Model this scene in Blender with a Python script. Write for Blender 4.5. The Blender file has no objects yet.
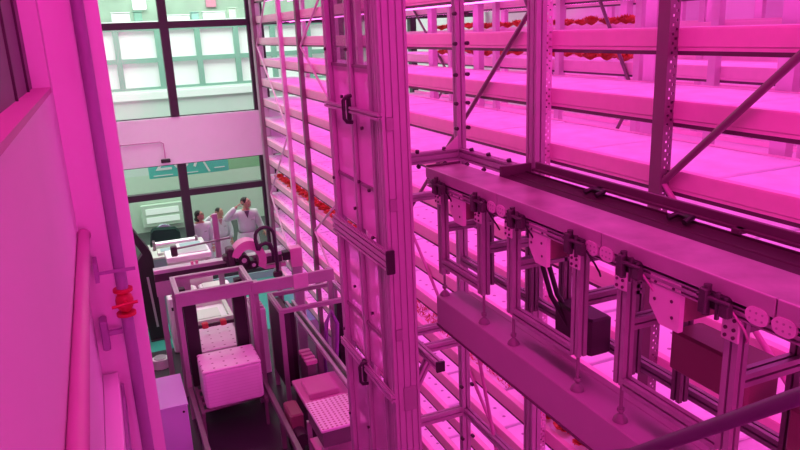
import bpy, math, random
from mathutils import Vector, Matrix
random.seed(7)
S = bpy.context.scene
COL = S.collection
H = 5.2                      # camera height above the hall floor
R = math.radians

# ------------------------------------------------------------------ helpers
class MB:
    """collects shapes and links them as one mesh object"""
    def __init__(s): s.v = []; s.f = []; s.sm = []
    def add(s, vs, fs, smooth=False):
        n = len(s.v); s.v += [tuple(v) for v in vs]
        s.f += [tuple(i + n for i in f) for f in fs]; s.sm += [smooth] * len(fs); return s
    def box(s, x0, x1, y0, y1, z0, z1, b=0.0):
        if x0 > x1: x0, x1 = x1, x0
        if y0 > y1: y0, y1 = y1, y0
        if z0 > z1: z0, z1 = z1, z0
        if b <= 0:
            v = [(x, y, z) for z in (z0, z1) for x, y in ((x0, y0), (x1, y0), (x1, y1), (x0, y1))]
            return s.add(v, [(3, 2, 1, 0), (4, 5, 6, 7), (0, 1, 5, 4), (1, 2, 6, 5), (2, 3, 7, 6), (3, 0, 4, 7)])
        # box with chamfered edges: three rings of eight-sided outline
        def ring(z, i):
            a, c, d, e = x0 + i, x1 - i, y0 + i, y1 - i
            return [(a + b, d, z), (c - b, d, z), (c, d + b, z), (c, e - b, z), (c - b, e, z), (a + b, e, z), (a, e - b, z), (a, d + b, z)]
        rs = [ring(z0, b), ring(z0 + b, 0), ring(z1 - b, 0), ring(z1, b)]
        v = sum(rs, []); f = [tuple(range(7, -1, -1)), tuple(range(24, 32))]
        for k in range(3):
            for i in range(8):
                j = (i + 1) % 8
                f.append((k * 8 + i, k * 8 + j, k * 8 + 8 + j, k * 8 + 8 + i))
        return s.add(v, f)
    def prism(s, pts, o, xa, ya, za, smooth=False):
        """outline pts (2-D, counter-clockwise) in the plane o,xa,ya swept along za"""
        o, xa, ya, za = map(Vector, (o, xa, ya, za)); n = len(pts)
        a = [o + xa * p[0] + ya * p[1] for p in pts]; b = [q + za for q in a]
        s.add(a + b, [tuple(range(n - 1, -1, -1)), tuple(range(n, 2 * n))])
        s.add(a + b, [(i, (i + 1) % n, n + (i + 1) % n, n + i) for i in range(n)], smooth); return s
    def tube(s, path, r, n=10, cap=True):
        P = [Vector(p) for p in path]; rings = []
        t0 = (P[1] - P[0]).normalized(); up = Vector((0, 0, 1)) if abs(t0.z) < .9 else Vector((1, 0, 0))
        nx = t0.cross(up).normalized()
        for i, p in enumerate(P):
            t = (P[min(i + 1, len(P) - 1)] - P[max(i - 1, 0)]).normalized()
            nx = (nx - t * nx.dot(t)).normalized(); ny = t.cross(nx)
            rr = r[i] if isinstance(r, (list, tuple)) else r
            rings.append([p + (nx * math.cos(2 * math.pi * k / n) + ny * math.sin(2 * math.pi * k / n)) * rr for k in range(n)])
        v = sum(rings, []); f = []
        for i in range(len(P) - 1):
            for k in range(n):
                j = (k + 1) % n; f.append((i * n + k, i * n + j, (i + 1) * n + j, (i + 1) * n + k))
        s.add(v, f, True)
        if cap: s.add(rings[0] + rings[-1], [tuple(range(n - 1, -1, -1)), tuple(range(n, 2 * n))])
        return s
    def ball(s, c, rx, ry=None, rz=None, n=14, m=9):
        ry = ry or rx; rz = rz or rx; v = []; f = []
        for i in range(m + 1):
            th = math.pi * i / m
            for k in range(n):
                ph = 2 * math.pi * k / n
                v.append((c[0] + rx * math.sin(th) * math.cos(ph), c[1] + ry * math.sin(th) * math.sin(ph), c[2] + rz * math.cos(th)))
        for i in range(m):
            for k in range(n):
                j = (k + 1) % n; f.append((i * n + k, (i + 1) * n + k, (i + 1) * n + j, i * n + j))
        return s.add(v, f, True)
    def build(s, name, mat, parent=None, loc=None):
        me = bpy.data.meshes.new(name); me.from_pydata(s.v, [], s.f)
        me.polygons.foreach_set('use_smooth', s.sm); me.materials.append(mat); me.update()
        o = bpy.data.objects.new(name, me); COL.objects.link(o)
        if parent: o.parent = parent
        if loc: o.location = loc
        return o

def tag(o, label=None, cat=None, group=None, kind=None):
    if label: o['label'] = label
    if cat: o['category'] = cat
    if group: o['group'] = group
    if kind: o['kind'] = kind
    return o
def empty(name, loc=(0, 0, 0), label=None, cat=None, group=None, rz=0):
    o = bpy.data.objects.new(name, None); COL.objects.link(o); o.location = loc; o.rotation_euler = (0, 0, rz)
    o.empty_display_size = .1
    return tag(o, label, cat, group)
def struct(name, mb, m):
    o = mb.build(name, m); o['kind'] = 'structure'; return o
def each(name, mat, parent, fn):
    """fn(add) calls add() once per piece; every piece becomes an object of its own"""
    out = []
    class P:
        def __getattr__(s_, k):
            def go(*a, **kw):
                m = MB(); getattr(m, k)(*a, **kw); out.append(m.build(name, mat, parent)); return s_
            return go
    fn(P()); return out
def bolts(name, mat, parent, items):
    for c, ax, r, h in items: bolt(MB(), c, ax, r, h).build(name, mat, parent)
def copy_tree(o, parent=None):
    c = o.copy(); COL.objects.link(c)
    if parent: c.parent = parent
    for ch in list(o.children): copy_tree(ch, c)
    return c

def slot_section(w, d, nw, nd, sw=.009, sd=.011):
    """outline of an aluminium slot profile w x d with nw slots on the w faces and nd on the d faces"""
    def side(L, n):
        out = [(0, 0)]
        for k in range(n):
            c = L * (k + .5) / n
            out += [(c - sw / 2, 0), (c - sw / 2, sd), (c + sw / 2, sd), (c + sw / 2, 0)]
        return out
    P = []
    P += [(-w / 2 + a, -d / 2 + b) for a, b in side(w, nw)]
    P += [(w / 2 - b, -d / 2 + a) for a, b in side(d, nd)]
    P += [(w / 2 - a, d / 2 - b) for a, b in side(w, nw)]
    P += [(-w / 2 + b, d / 2 - a) for a, b in side(d, nd)]
    return P
def prof(mb, p0, p1, w, d, nw=1, nd=1, wdir=None):
    """slot profile from p0 to p1; wdir is the direction of the w side"""
    p0, p1 = Vector(p0), Vector(p1); z = p1 - p0; zz = z.normalized()
    if wdir is None: wdir = (1, 0, 0) if abs(zz.x) < .9 else (0, 1, 0)
    x = Vector(wdir); x = (x - zz * x.dot(zz)).normalized(); y = zz.cross(x)
    mb.prism(slot_section(w, d, nw, nd), p0, x, y, z); return mb
def bar(mb, p0, p1, w, d, wdir=None):
    p0, p1 = Vector(p0), Vector(p1); z = p1 - p0; zz = z.normalized()
    if wdir is None: wdir = (1, 0, 0) if abs(zz.x) < .9 else (0, 1, 0)
    x = Vector(wdir); x = (x - zz * x.dot(zz)).normalized(); y = zz.cross(x)
    mb.prism([(-w / 2, -d / 2), (w / 2, -d / 2), (w / 2, d / 2), (-w / 2, d / 2)], p0, x, y, z); return mb
def bolt(mb, c, ax, r=.011, h=.012):
    c, ax = Vector(c), Vector(ax).normalized()
    mb.tube([c, c + ax * h], r, 8); return mb

# ------------------------------------------------------------------ materials
def mat(name, col, rough=.5, metal=0.0, var=.08, scale=6, bump=0.0, spec=.5):
    m = bpy.data.materials.new(name); m.use_nodes = True; nt = m.node_tree; b = nt.nodes['Principled BSDF']
    b.inputs['Roughness'].default_value = rough; b.inputs['Metallic'].default_value = metal
    b.inputs['Specular IOR Level'].default_value = spec
    tc = nt.nodes.new('ShaderNodeTexCoord'); nz = nt.nodes.new('ShaderNodeTexNoise'); nz.inputs['Scale'].default_value = scale
    nz.inputs['Detail'].default_value = 4
    nt.links.new(tc.outputs['Object'], nz.inputs['Vector'])
    mr = nt.nodes.new('ShaderNodeMapRange'); mr.inputs['To Min'].default_value = 1 - var; mr.inputs['To Max'].default_value = 1 + var
    nt.links.new(nz.outputs['Fac'], mr.inputs['Value'])
    mx = nt.nodes.new('ShaderNodeVectorMath'); mx.operation = 'SCALE'; mx.inputs[0].default_value = col[:3]
    nt.links.new(mr.outputs['Result'], mx.inputs['Scale']); nt.links.new(mx.outputs['Vector'], b.inputs['Base Color'])
    if bump:
        bp = nt.nodes.new('ShaderNodeBump'); bp.inputs['Strength'].default_value = bump; bp.inputs['Distance'].default_value = .01
        nt.links.new(nz.outputs['Fac'], bp.inputs['Height']); nt.links.new(bp.outputs['Normal'], b.inputs['Normal'])
    return m
def emis(name, col, st):
    m = bpy.data.materials.new(name); m.use_nodes = True; b = m.node_tree.nodes['Principled BSDF']
    b.inputs['Base Color'].default_value = (.8, .8, .8, 1)
    b.inputs['Emission Color'].default_value = (*col, 1); b.inputs['Emission Strength'].default_value = st
    return m
def clear(name, tint, gloss=.08, solid=0.0, solid_col=(.8, .8, .8)):
    """clear sheet: tinted transparency with a little gloss and some milky haze"""
    m = bpy.data.materials.new(name); m.use_nodes = True; nt = m.node_tree
    for n in list(nt.nodes):
        if n.type != 'OUTPUT_MATERIAL': nt.nodes.remove(n)
    out = [n for n in nt.nodes][0]
    t = nt.nodes.new('ShaderNodeBsdfTransparent'); t.inputs[0].default_value = (*tint, 1)
    g = nt.nodes.new('ShaderNodeBsdfGlossy'); g.inputs['Roughness'].default_value = .08
    d = nt.nodes.new('ShaderNodeBsdfDiffuse'); d.inputs[0].default_value = (*solid_col, 1)
    m1 = nt.nodes.new('ShaderNodeMixShader'); m1.inputs[0].default_value = gloss
    m2 = nt.nodes.new('ShaderNodeMixShader'); m2.inputs[0].default_value = solid
    nt.links.new(t.outputs[0], m1.inputs[1]); nt.links.new(g.outputs[0], m1.inputs[2])
    nt.links.new(m1.outputs[0], m2.inputs[1]); nt.links.new(d.outputs[0], m2.inputs[2])
    nt.links.new(m2.outputs[0], out.inputs['Surface']); return m
def dotted(name, col, dcol, px, py, r, rough=.5):
    """foam board with a regular grid of dark planting holes"""
    m = mat(name, col, rough, var=.06, scale=3); nt = m.node_tree; b = nt.nodes['Principled BSDF']
    src = b.inputs['Base Color'].links[0].from_socket
    tc = nt.nodes.new('ShaderNodeTexCoord'); sx = nt.nodes.new('ShaderNodeSeparateXYZ'); nt.links.new(tc.outputs['Object'], sx.inputs[0])
    def mth(op, a, bv):
        n = nt.nodes.new('ShaderNodeMath'); n.operation = op
        if isinstance(a, (int, float)): n.inputs[0].default_value = a
        else: nt.links.new(a, n.inputs[0])
        if isinstance(bv, (int, float)): n.inputs[1].default_value = bv
        elif bv is not None: nt.links.new(bv, n.inputs[1])
        return n.outputs[0]
    def cell(o, p): return mth('SUBTRACT', mth('FLOORED_MODULO', o, p), p / 2)
    a = cell(sx.outputs[0], px); c = cell(sx.outputs[1], py)
    dd = mth('SQRT', mth('ADD', mth('MULTIPLY', a, a), mth('MULTIPLY', c, c)), None)
    f = mth('LESS_THAN', dd, r)
    mx = nt.nodes.new('ShaderNodeMix'); mx.data_type = 'RGBA'
    nt.links.new(f, mx.inputs[0]); nt.links.new(src, mx.inputs[6]); mx.inputs[7].default_value = (*dcol, 1)
    nt.links.new(mx.outputs[2], b.inputs['Base Color']); return m
def layered(name, col, dark, pitch):
    m = mat(name, col, .6, var=.05); nt = m.node_tree; b = nt.nodes['Principled BSDF']; src = b.inputs['Base Color'].links[0].from_socket
    tc = nt.nodes.new('ShaderNodeTexCoord'); sx = nt.nodes.new('ShaderNodeSeparateXYZ'); nt.links.new(tc.outputs['Object'], sx.inputs[0])
    a = nt.nodes.new('ShaderNodeMath'); a.operation = 'FLOORED_MODULO'; nt.links.new(sx.outputs[2], a.inputs[0]); a.inputs[1].default_value = pitch
    c = nt.nodes.new('ShaderNodeMath'); c.operation = 'LESS_THAN'; nt.links.new(a.outputs[0], c.inputs[0]); c.inputs[1].default_value = pitch * .16
    mx = nt.nodes.new('ShaderNodeMix'); mx.data_type = 'RGBA'; nt.links.new(c.outputs[0], mx.inputs[0]); nt.links.new(src, mx.inputs[6])
    mx.inputs[7].default_value = (*dark, 1); nt.links.new(mx.outputs[2], b.inputs['Base Color']); return m

M = dict(
    wall=mat('wall_paint', (.80, .74, .78), .75, var=.03, scale=2),
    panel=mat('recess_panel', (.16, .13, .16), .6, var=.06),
    band=mat('slab_paint', (.80, .78, .82), .7, var=.03),
    alu=mat('anodised_aluminium', (.35, .30, .33), .42, .35, var=.06, scale=14),
    alu_dark=mat('dull_aluminium', (.22, .18, .20), .5, .3, var=.08, scale=10),
    lift=mat('lift_profile', (.46, .38, .44), .4, .3, var=.05, scale=10),
    beam=mat('salmon_rack_steel', (.84, .50, .64), .45, 0, var=.08, scale=9),
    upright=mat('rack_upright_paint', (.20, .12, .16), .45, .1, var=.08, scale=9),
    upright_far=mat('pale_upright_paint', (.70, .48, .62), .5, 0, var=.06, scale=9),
    deck=mat('shelf_deck', (.72, .60, .68), .55, 0, var=.08, scale=5),
    board=dotted('white_foam_board', (.82, .80, .84), (.35, .22, .32), .19, .17, .017),
    board_plain=mat('plain_foam', (.80, .76, .82), .6, var=.22, scale=5, bump=.4),
    tube=emis('grow_lamp_tube', (1, .13, .76), 4.8),
    belt=mat('worn_belt', (.31, .21, .26), .38, .1, var=.6, scale=7, bump=.05),
    skirt=mat('skirt_plate', (.42, .33, .38), .4, .2, var=.1, scale=8),
    rubber=mat('dark_guard', (.050, .020, .036), .6, var=.15, scale=8, spec=.2),
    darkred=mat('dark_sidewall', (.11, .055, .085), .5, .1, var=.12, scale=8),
    boxbeam=mat('beam_cladding', (.35, .27, .32), .5, .05, var=.06, scale=5),
    plate=mat('cover_plate', (.70, .52, .62), .4, .1, var=.04),
    motor=mat('motor_box', (.26, .12, .14), .5, .1, var=.06),
    black=mat('black_plastic', (.018, .014, .018), .45, var=.2),
    blk2=mat('dark_casing', (.05, .035, .045), .5, var=.2),
    white=mat('white_plastic', (.82, .84, .83), .45, var=.04),
    facade=mat('pale_facade', (.66, .76, .70), .6, var=.04),
    moss=mat('terrace_backdrop', (.36, .46, .38), .8, var=.35, scale=2.2),
    palegreen=mat('pale_green_paint', (.60, .74, .60), .6, var=.05),
    teal=mat('teal_casing', (.30, .52, .48), .5, var=.06),
    greenframe=mat('green_frame', (.22, .42, .34), .5, var=.06),
    frame=mat('dark_window_frame', (.035, .022, .035), .45, var=.1),
    glass=clear('window_glass', (.93, .98, .95), .015),
    acrylic=clear('door_acrylic', (.95, .82, .92), .09, .62, (.80, .62, .74)),
    acrylic3=clear('lower_door_acrylic', (.95, .82, .92), .08, .30, (.80, .62, .74)),
    acrylic2=clear('upper_door_acrylic', (.72, .74, .72), .10, .12, (.5, .5, .5)),
    strip=mat('grey_pink_strip', (.55, .48, .52), .5, var=.05),
    red=mat('red_valve', (.55, .02, .05), .4, var=.1, scale=10),
    pipe=mat('grey_pipe', (.34, .22, .38), .5, .1, var=.12, scale=5),
    redpipe=mat('salmon_pipe', (.52, .22, .40), .55, var=.06, scale=4),
    violet=mat('lavender_cabinet', (.55, .48, .74), .5, var=.03, scale=3),
    stack=layered('stacked_foam', (.80, .74, .80), (.72, .64, .71), .045),
    stacktop=dotted('stack_lid', (.84, .78, .84), (.40, .24, .34), .15, .15, .016),
    seedtray=dotted('plug_tray', (.85, .80, .85), (.35, .12, .2), .055, .05, .014),
    coat=mat('lab_coat', (.86, .84, .88), .8, var=.05, scale=8, bump=.2),
    skin=mat('skin', (.62, .33, .24), .55, var=.06, scale=10),
    hair=mat('dark_hair', (.02, .014, .014), .6, var=.2, scale=30),
    shirt=mat('dark_shirt', (.10, .06, .10), .8, var=.1),
    pinkscarf=mat('pink_scarf', (.65, .25, .36), .8, var=.1),
    trousers=mat('dark_trousers', (.05, .05, .07), .8, var=.1),
    sign=mat('teal_sign', (.10, .62, .50), .5, var=.05),
    signgreen=mat('green_sign', (.32, .72, .36), .5, var=.05),
    pane=mat('white_pane', (.88, .93, .91), .2, var=.02),
    robot=mat('robot_shell', (.68, .34, .52), .35, var=.04),
    chain=mat('cable_chain', (.03, .015, .035), .5, var=.2),
    cable=mat('violet_hose', (.30, .12, .42), .5, var=.1),
    lettuce=mat('red_lettuce_leaf', (.72, .13, .05), .5, var=.35, scale=14),
    greenleaf=mat('green_leaf', (.20, .45, .10), .5, var=.3, scale=14),
    seedling=mat('seedling_leaf', (.60, .13, .12), .5, var=.4, scale=20),
    greycover=mat('brushed_silver', (.62, .64, .64), .3, .6, var=.06),
    handrail=mat('handrail_paint', (.10, .05, .11), .45, .2, var=.08),
)
fl = mat('floor_epoxy', (.040, .042, .046), .35, var=.15, scale=1.5); M['floor'] = fl
nt = fl.node_tree; b_ = nt.nodes['Principled BSDF']; src = b_.inputs['Base Color'].links[0].from_socket
tc = nt.nodes.new('ShaderNodeTexCoord'); sx = nt.nodes.new('ShaderNodeSeparateXYZ'); nt.links.new(tc.outputs['Object'], sx.inputs[0])
g1 = nt.nodes.new('ShaderNodeMath'); g1.operation = 'GREATER_THAN'; nt.links.new(sx.outputs[1], g1.inputs[0]); g1.inputs[1].default_value = 11.8
g2 = nt.nodes.new('ShaderNodeMath'); g2.operation = 'LESS_THAN'; nt.links.new(sx.outputs[1], g2.inputs[0]); g2.inputs[1].default_value = 14.7
g3 = nt.nodes.new('ShaderNodeMath'); g3.operation = 'MULTIPLY'; nt.links.new(g1.outputs[0], g3.inputs[0]); nt.links.new(g2.outputs[0], g3.inputs[1])
mx = nt.nodes.new('ShaderNodeMix'); mx.data_type = 'RGBA'; nt.links.new(g3.outputs[0], mx.inputs[0]); nt.links.new(src, mx.inputs[6])
mx.inputs[7].default_value = (.05, .42, .30, 1); nt.links.new(mx.outputs[2], b_.inputs['Base Color'])

# ------------------------------------------------------------------ the hall
YW = 14.6
struct('floor', MB().box(-1.2, 8.6, -4, 22, -.1, 0), M['floor'])
struct('ceiling', MB().box(-1.2, 8.6, -4, YW + .1, 8.6, 8.7), M['wall'])
struct('wall_right', MB().box(8.5, 8.6, -4, 22, 0, 8.6), M['wall'])
struct('wall_front', MB().box(-1.2, 8.5, -4.1, -4, 0, 8.6), M['wall'])
WX = -.33
w = MB().box(WX - .3, WX, -4, 6.0, 0, H - .345)                 # wall below the recess
w.box(WX - .3, WX, 5.8, 6.0, H - .345, 8.6)
w.box(WX - .3, WX, -4, 5.8, 7.6, 8.6)
w.box(WX - .3, WX, 6.0, YW, 0, 8.6)
struct('wall_left', w, M['wall'])
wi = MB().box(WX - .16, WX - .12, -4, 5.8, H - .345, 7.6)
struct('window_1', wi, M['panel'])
fr = MB()
for y in (-1.0, .8, 2.3, 3.55, 4.55, 5.35): fr.box(WX - .12, WX - .105, y, y + .035, H - .345, 7.6)
o = fr.build('window_frame', M['blk2'], bpy.data.objects['window_1'])
struct('trim_1', MB().box(WX - .12, WX + .004, -4, 5.8, H - .345, H - .31), M['redpipe'])     # sill of the recess
# pilaster standing out of the left wall
struct('trim_2', MB().box(WX, -.15, 6.03, 6.9, 0, 8.6).box(-.15, .085, 6.0, 6.9, 0, 8.6), M['wall'])

# window wall
def wall_far():
    m = MB()
    m.box(WX, 8.5, YW, YW + .25, H - 2.46, H - 1.52)         # white slab edge between the two storeys
    struct('wall_back', m, M['band'])
    struct('wall_back_base', MB().box(WX, 8.5, YW, YW + .2, 0, .15), M['teal'])
wall_far()
def window(n, x0, x1, z0, z1, bars_x, bars_z):
    tb, tt = (.07, .02) if z1 < H else (.02, .07)
    root = struct('window_%d' % n, MB().box(x0, x1, YW + .05, YW + .14, z0, z0 + tb).box(x0, x1, YW + .05, YW + .14, z1 - tt, z1)
                  .box(x0, x0 + .07, YW + .05, YW + .14, z0 + tb, z1 - tt).box(x1 - .07, x1, YW + .05, YW + .14, z0 + tb, z1 - tt), M['frame'])
    mu = MB()
    for x, t in bars_x: mu.box(x - t / 2, x + t / 2, YW - .02, YW + .16, z0 + tb, z1 - tt)
    if bars_x: mu.build('mullion', M['frame'], root)
    tr = MB()
    for z, t in bars_z: tr.box(x0 + .07, x1 - .07, YW - .01, YW + .15, z - t / 2, z + t / 2)
    tr.build('transom', M['frame'], root)
    MB().box(x0 + .07, x1 - .07, YW + .09, YW + .096, z0 + tb, z1 - tt).build('pane', M['glass'], root)
zs = H + .255
window(2, .05, 3.0, H - 1.52, 8.5, [(1.32, .16)], [(zs, .13), (7.0, .12)])
window(3, .05, 3.0, .15, H - 2.46, [(1.32, .17)], [(H - 3.08, .13)])
window(4, 3.2, 8.4, H - 1.52, 8.5, [(4.9, .14), (6.6, .14)], [(zs, .13), (7.0, .12)])
window(5, 3.2, 8.4, .15, H - 2.46, [(4.9, .14), (6.6, .14)], [(H - 3.08, .13)])
struct('trim_3', MB().box(3.0, 3.2, YW - .08, YW + .25, 0, 8.6, .02), M['strip'])
struct('trim_4', MB().box(WX, .05, YW, YW + .25, .15, 8.6), M['band'])
# thin conduit and small sensor on the slab edge
t = empty('sensor_box', (1.02, YW, H - 2.36), 'small black sensor at the end of a thin conduit on the pale slab edge', 'sensor')
MB().box(-.09, .09, -.05, 0, -.05, .03, .01).build('housing', M['black'], t)
MB().tube([(0, -.02, .04), (0, -.02, .34), (-.06, -.02, .38), (-1.0, -.02, .38)], .010, 6).build('conduit', M['redpipe'], t)

# ------------------------------------------------------------------ across the way, beyond the glass
YF = 20.0
b = empty('opposite_building', (0, YF, 0), 'pale building across the way with green framed white windows', 'building')
MB().box(-1.1, 8.4, 0, .3, 1.6, H - 2.4).box(-1.1, 8.4, -.05, .3, H - 2.4, H - 1.30).box(-1.1, 8.4, -.05, .3, H + .36, H + .46).build('wall', M['facade'], b)
MB().box(-1.1, 8.4, .1, .14, H - 1.30, H + .30).build('pane', emis('sky_glow_pane', (.93, 1, .97), .22), b)  # panes glow in place of the sky they would reflect
gf = MB()
for z, t_ in ((H - 1.28, .09), (H - .54, .12), (H + .29, .14)): gf.box(-1.1, 8.4, -.02, .1, z - t_ / 2, z + t_ / 2)
for k in range(9):
    x = .58 + 1.03 * (k - 1); gf.box(x - .07, x + .07, -.03, .1, H - 1.30, H + .30)
MB().box(-1.1, 8.4, 0, .3, 0, 1.6).build('plinth', M['palegreen'], b)
gf.build('window_grid', M['greenframe'], b)
MB().box(-1.1, 8.4, -.12, -.051, H - 1.55, H - 1.36).box(-1.1, 8.4, -.1, -.051, H + .38, H + .45).build('ledge', M['pane'], b)
struct('wall_upper_far', MB().box(-1.1, 8.4, YF + 1.0, YF + 1.2, H + .2, 8.6), M['moss'])
for x0, x1, z0, z1, mm, nm, lab, cat in (
    (.55, 1.0, .461, .70, 'white', 'storage_crate', 'white crate on the upper terrace, left of the dark green bin', 'crate'),
    (1.10, 1.30, .461, .72, 'greenframe', 'storage_bin', 'dark green bin beside white crates on the upper terrace, behind the left window', 'bin'),
    (2.55, 2.75, .461, .66, 'teal', 'storage_bin', 'teal bin among white crates on the upper terrace, behind the right window', 'bin'),
    (1.9, 2.5, .461, .60, 'white', 'storage_crate', 'low white crate on the upper terrace, left of the teal bin', 'crate'),
    (2.85, 3.45, .461, .66, 'white', 'storage_crate', 'white crate on the upper terrace, right of the teal bin', 'crate'),
    (3.55, 3.75, .461, .74, 'palegreen', 'storage_bin', 'pale green bin at the right end of the terrace crates', 'bin')):
    o = MB().box(x0, x1, YF + .02, YF + .28, H + z0, H + z1 - .02, .02).box(x0 - .02, x1 + .02, YF, YF + .29, H + z1 - .02, H + z1, .008).build(nm, M[mm])
    tag(o, lab, cat)
o = MB().box(3.1, 3.38, YF + .92, YF + .98, H + .80, H + 1.25, .01).build('wall_poster', M['pinkscarf']); tag(o, 'pink poster on the green wall above the terrace crates', 'poster')
o = MB().box(1.15, 1.5, YF + .85, YF + .98, H + .78, H + 1.1, .02).build('wall_lamp', emis('daylit_lamp', (.9, 1, .95), 1.0)); tag(o, 'white square lamp on the green wall high beyond the left window', 'lamp')
# sign board with writing hidden above by the slab
s = empty('hanging_sign', (0, 17.5, H - 3.25), 'teal and green sign board with white characters, half hidden by the slab edge', 'sign')
MB().box(.80, 2.7, 0, .05, 0, .85, .01).build('teal_board', M['sign'], s)
MB().box(2.7, 3.6, -.004, .045, 0.02, .85, .01).build('green_board', M['signgreen'], s)
cu = bpy.data.curves.new('lettering', 'FONT'); cu.body = 'ZU7'; cu.size = .62; cu.extrude = .006; cu.align_x = 'LEFT'
tmp_ = bpy.data.objects.new('tmp', cu); lm = bpy.data.meshes.new_from_object(tmp_); bpy.data.objects.remove(tmp_); lt = bpy.data.objects.new('lettering', lm); COL.objects.link(lt); lt.parent = s; lt.rotation_euler = (R(90), 0, 0); lt.location = (.95, -.012, .19)
lt.data.materials.clear(); lt.data.materials.append(M['pane'])
wl = MB()
for x0, x1, z in ((.9, 1.35, .05), (1.5, 1.95, .05), (2.35, 2.6, .1)): wl.box(x0, x1, -.012, 0, z, z + .022)
wl.build('small_lines', M['pane'], s)
o = MB().box(2.9, 3.4, 0, .05, .05, .30).build('pale_patch', M['pane'], s)  # flat pale patch on the green board
MB().prism([(0, 0), (.05, 0), (-.13, .4), (-.18, .4)], (2.2, -.012, .03), (1, 0, 0), (0, 0, 1), (0, .01, 0)).build('stripe', M['pane'], s)
p = empty('sign_gantry', (0, 17.6, 0), 'pale posts and rail carrying the teal sign', 'frame')
bar(MB(), (0, 0, H - 2.3), (3.8, 0, H - 2.3), .08, .08).build('rail', M['palegreen'], p)
for x in (-.0, 3.8): bar(MB(), (x, 0, 0), (x, 0, H - 2.26), .08, .08).build('post', M['palegreen'], p)
# glowing box imitating a ceiling-lamp reflection, low on the opposite wall
t = empty('wall_reflection', (1.12, YF - .05, H - 4.72), 'pale glowing imitation of a lamp reflection low on the green wall behind the machines', 'lamp')
MB().box(-.55, .55, -.1, 0, -.32, .32, .02).build('backing', M['palegreen'], t)
for z in (-.20, .04): MB().box(-.44, .44, -.12, -.1, z, z + .16).build('glow_bar', emis('reflection_glow', (.85, 1, .86), .35), t)

# ------------------------------------------------------------------ people behind the glass
def skin_body(name, joints, edges, radii, m, parent, sub=1):
    me = bpy.data.meshes.new(name); me.from_pydata(joints, edges, []); me.update()
    o = bpy.data.objects.new(name, me); COL.objects.link(o); o.parent = parent; me.materials.append(m)
    sk = o.modifiers.new('skin', 'SKIN'); sk.use_smooth_shade = True
    for i, r_ in enumerate(radii):
        d = me.skin_vertices[0].data[i]; d.radius = r_ if isinstance(r_, tuple) else (r_, r_)
    me.skin_vertices[0].data[0].use_root = True
    su = o.modifiers.new('sub', 'SUBSURF'); su.levels = sub; su.render_levels = sub
    return o
def bake(objs, name, m, parent):
    """evaluates skinned pieces and joins them into one continuous figure mesh"""
    bpy.context.view_layer.update(); dg = bpy.context.evaluated_depsgraph_get(); mb = MB()
    for o in objs:
        ev = o.evaluated_get(dg); me = ev.to_mesh()
        mb.add([v.co[:] for v in me.vertices], [tuple(p.vertices) for p in me.polygons], True); ev.to_mesh_clear()
    for o in objs:
        me = o.data; bpy.data.objects.remove(o); bpy.data.meshes.remove(me)
    return mb.build(name, m, parent)
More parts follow.
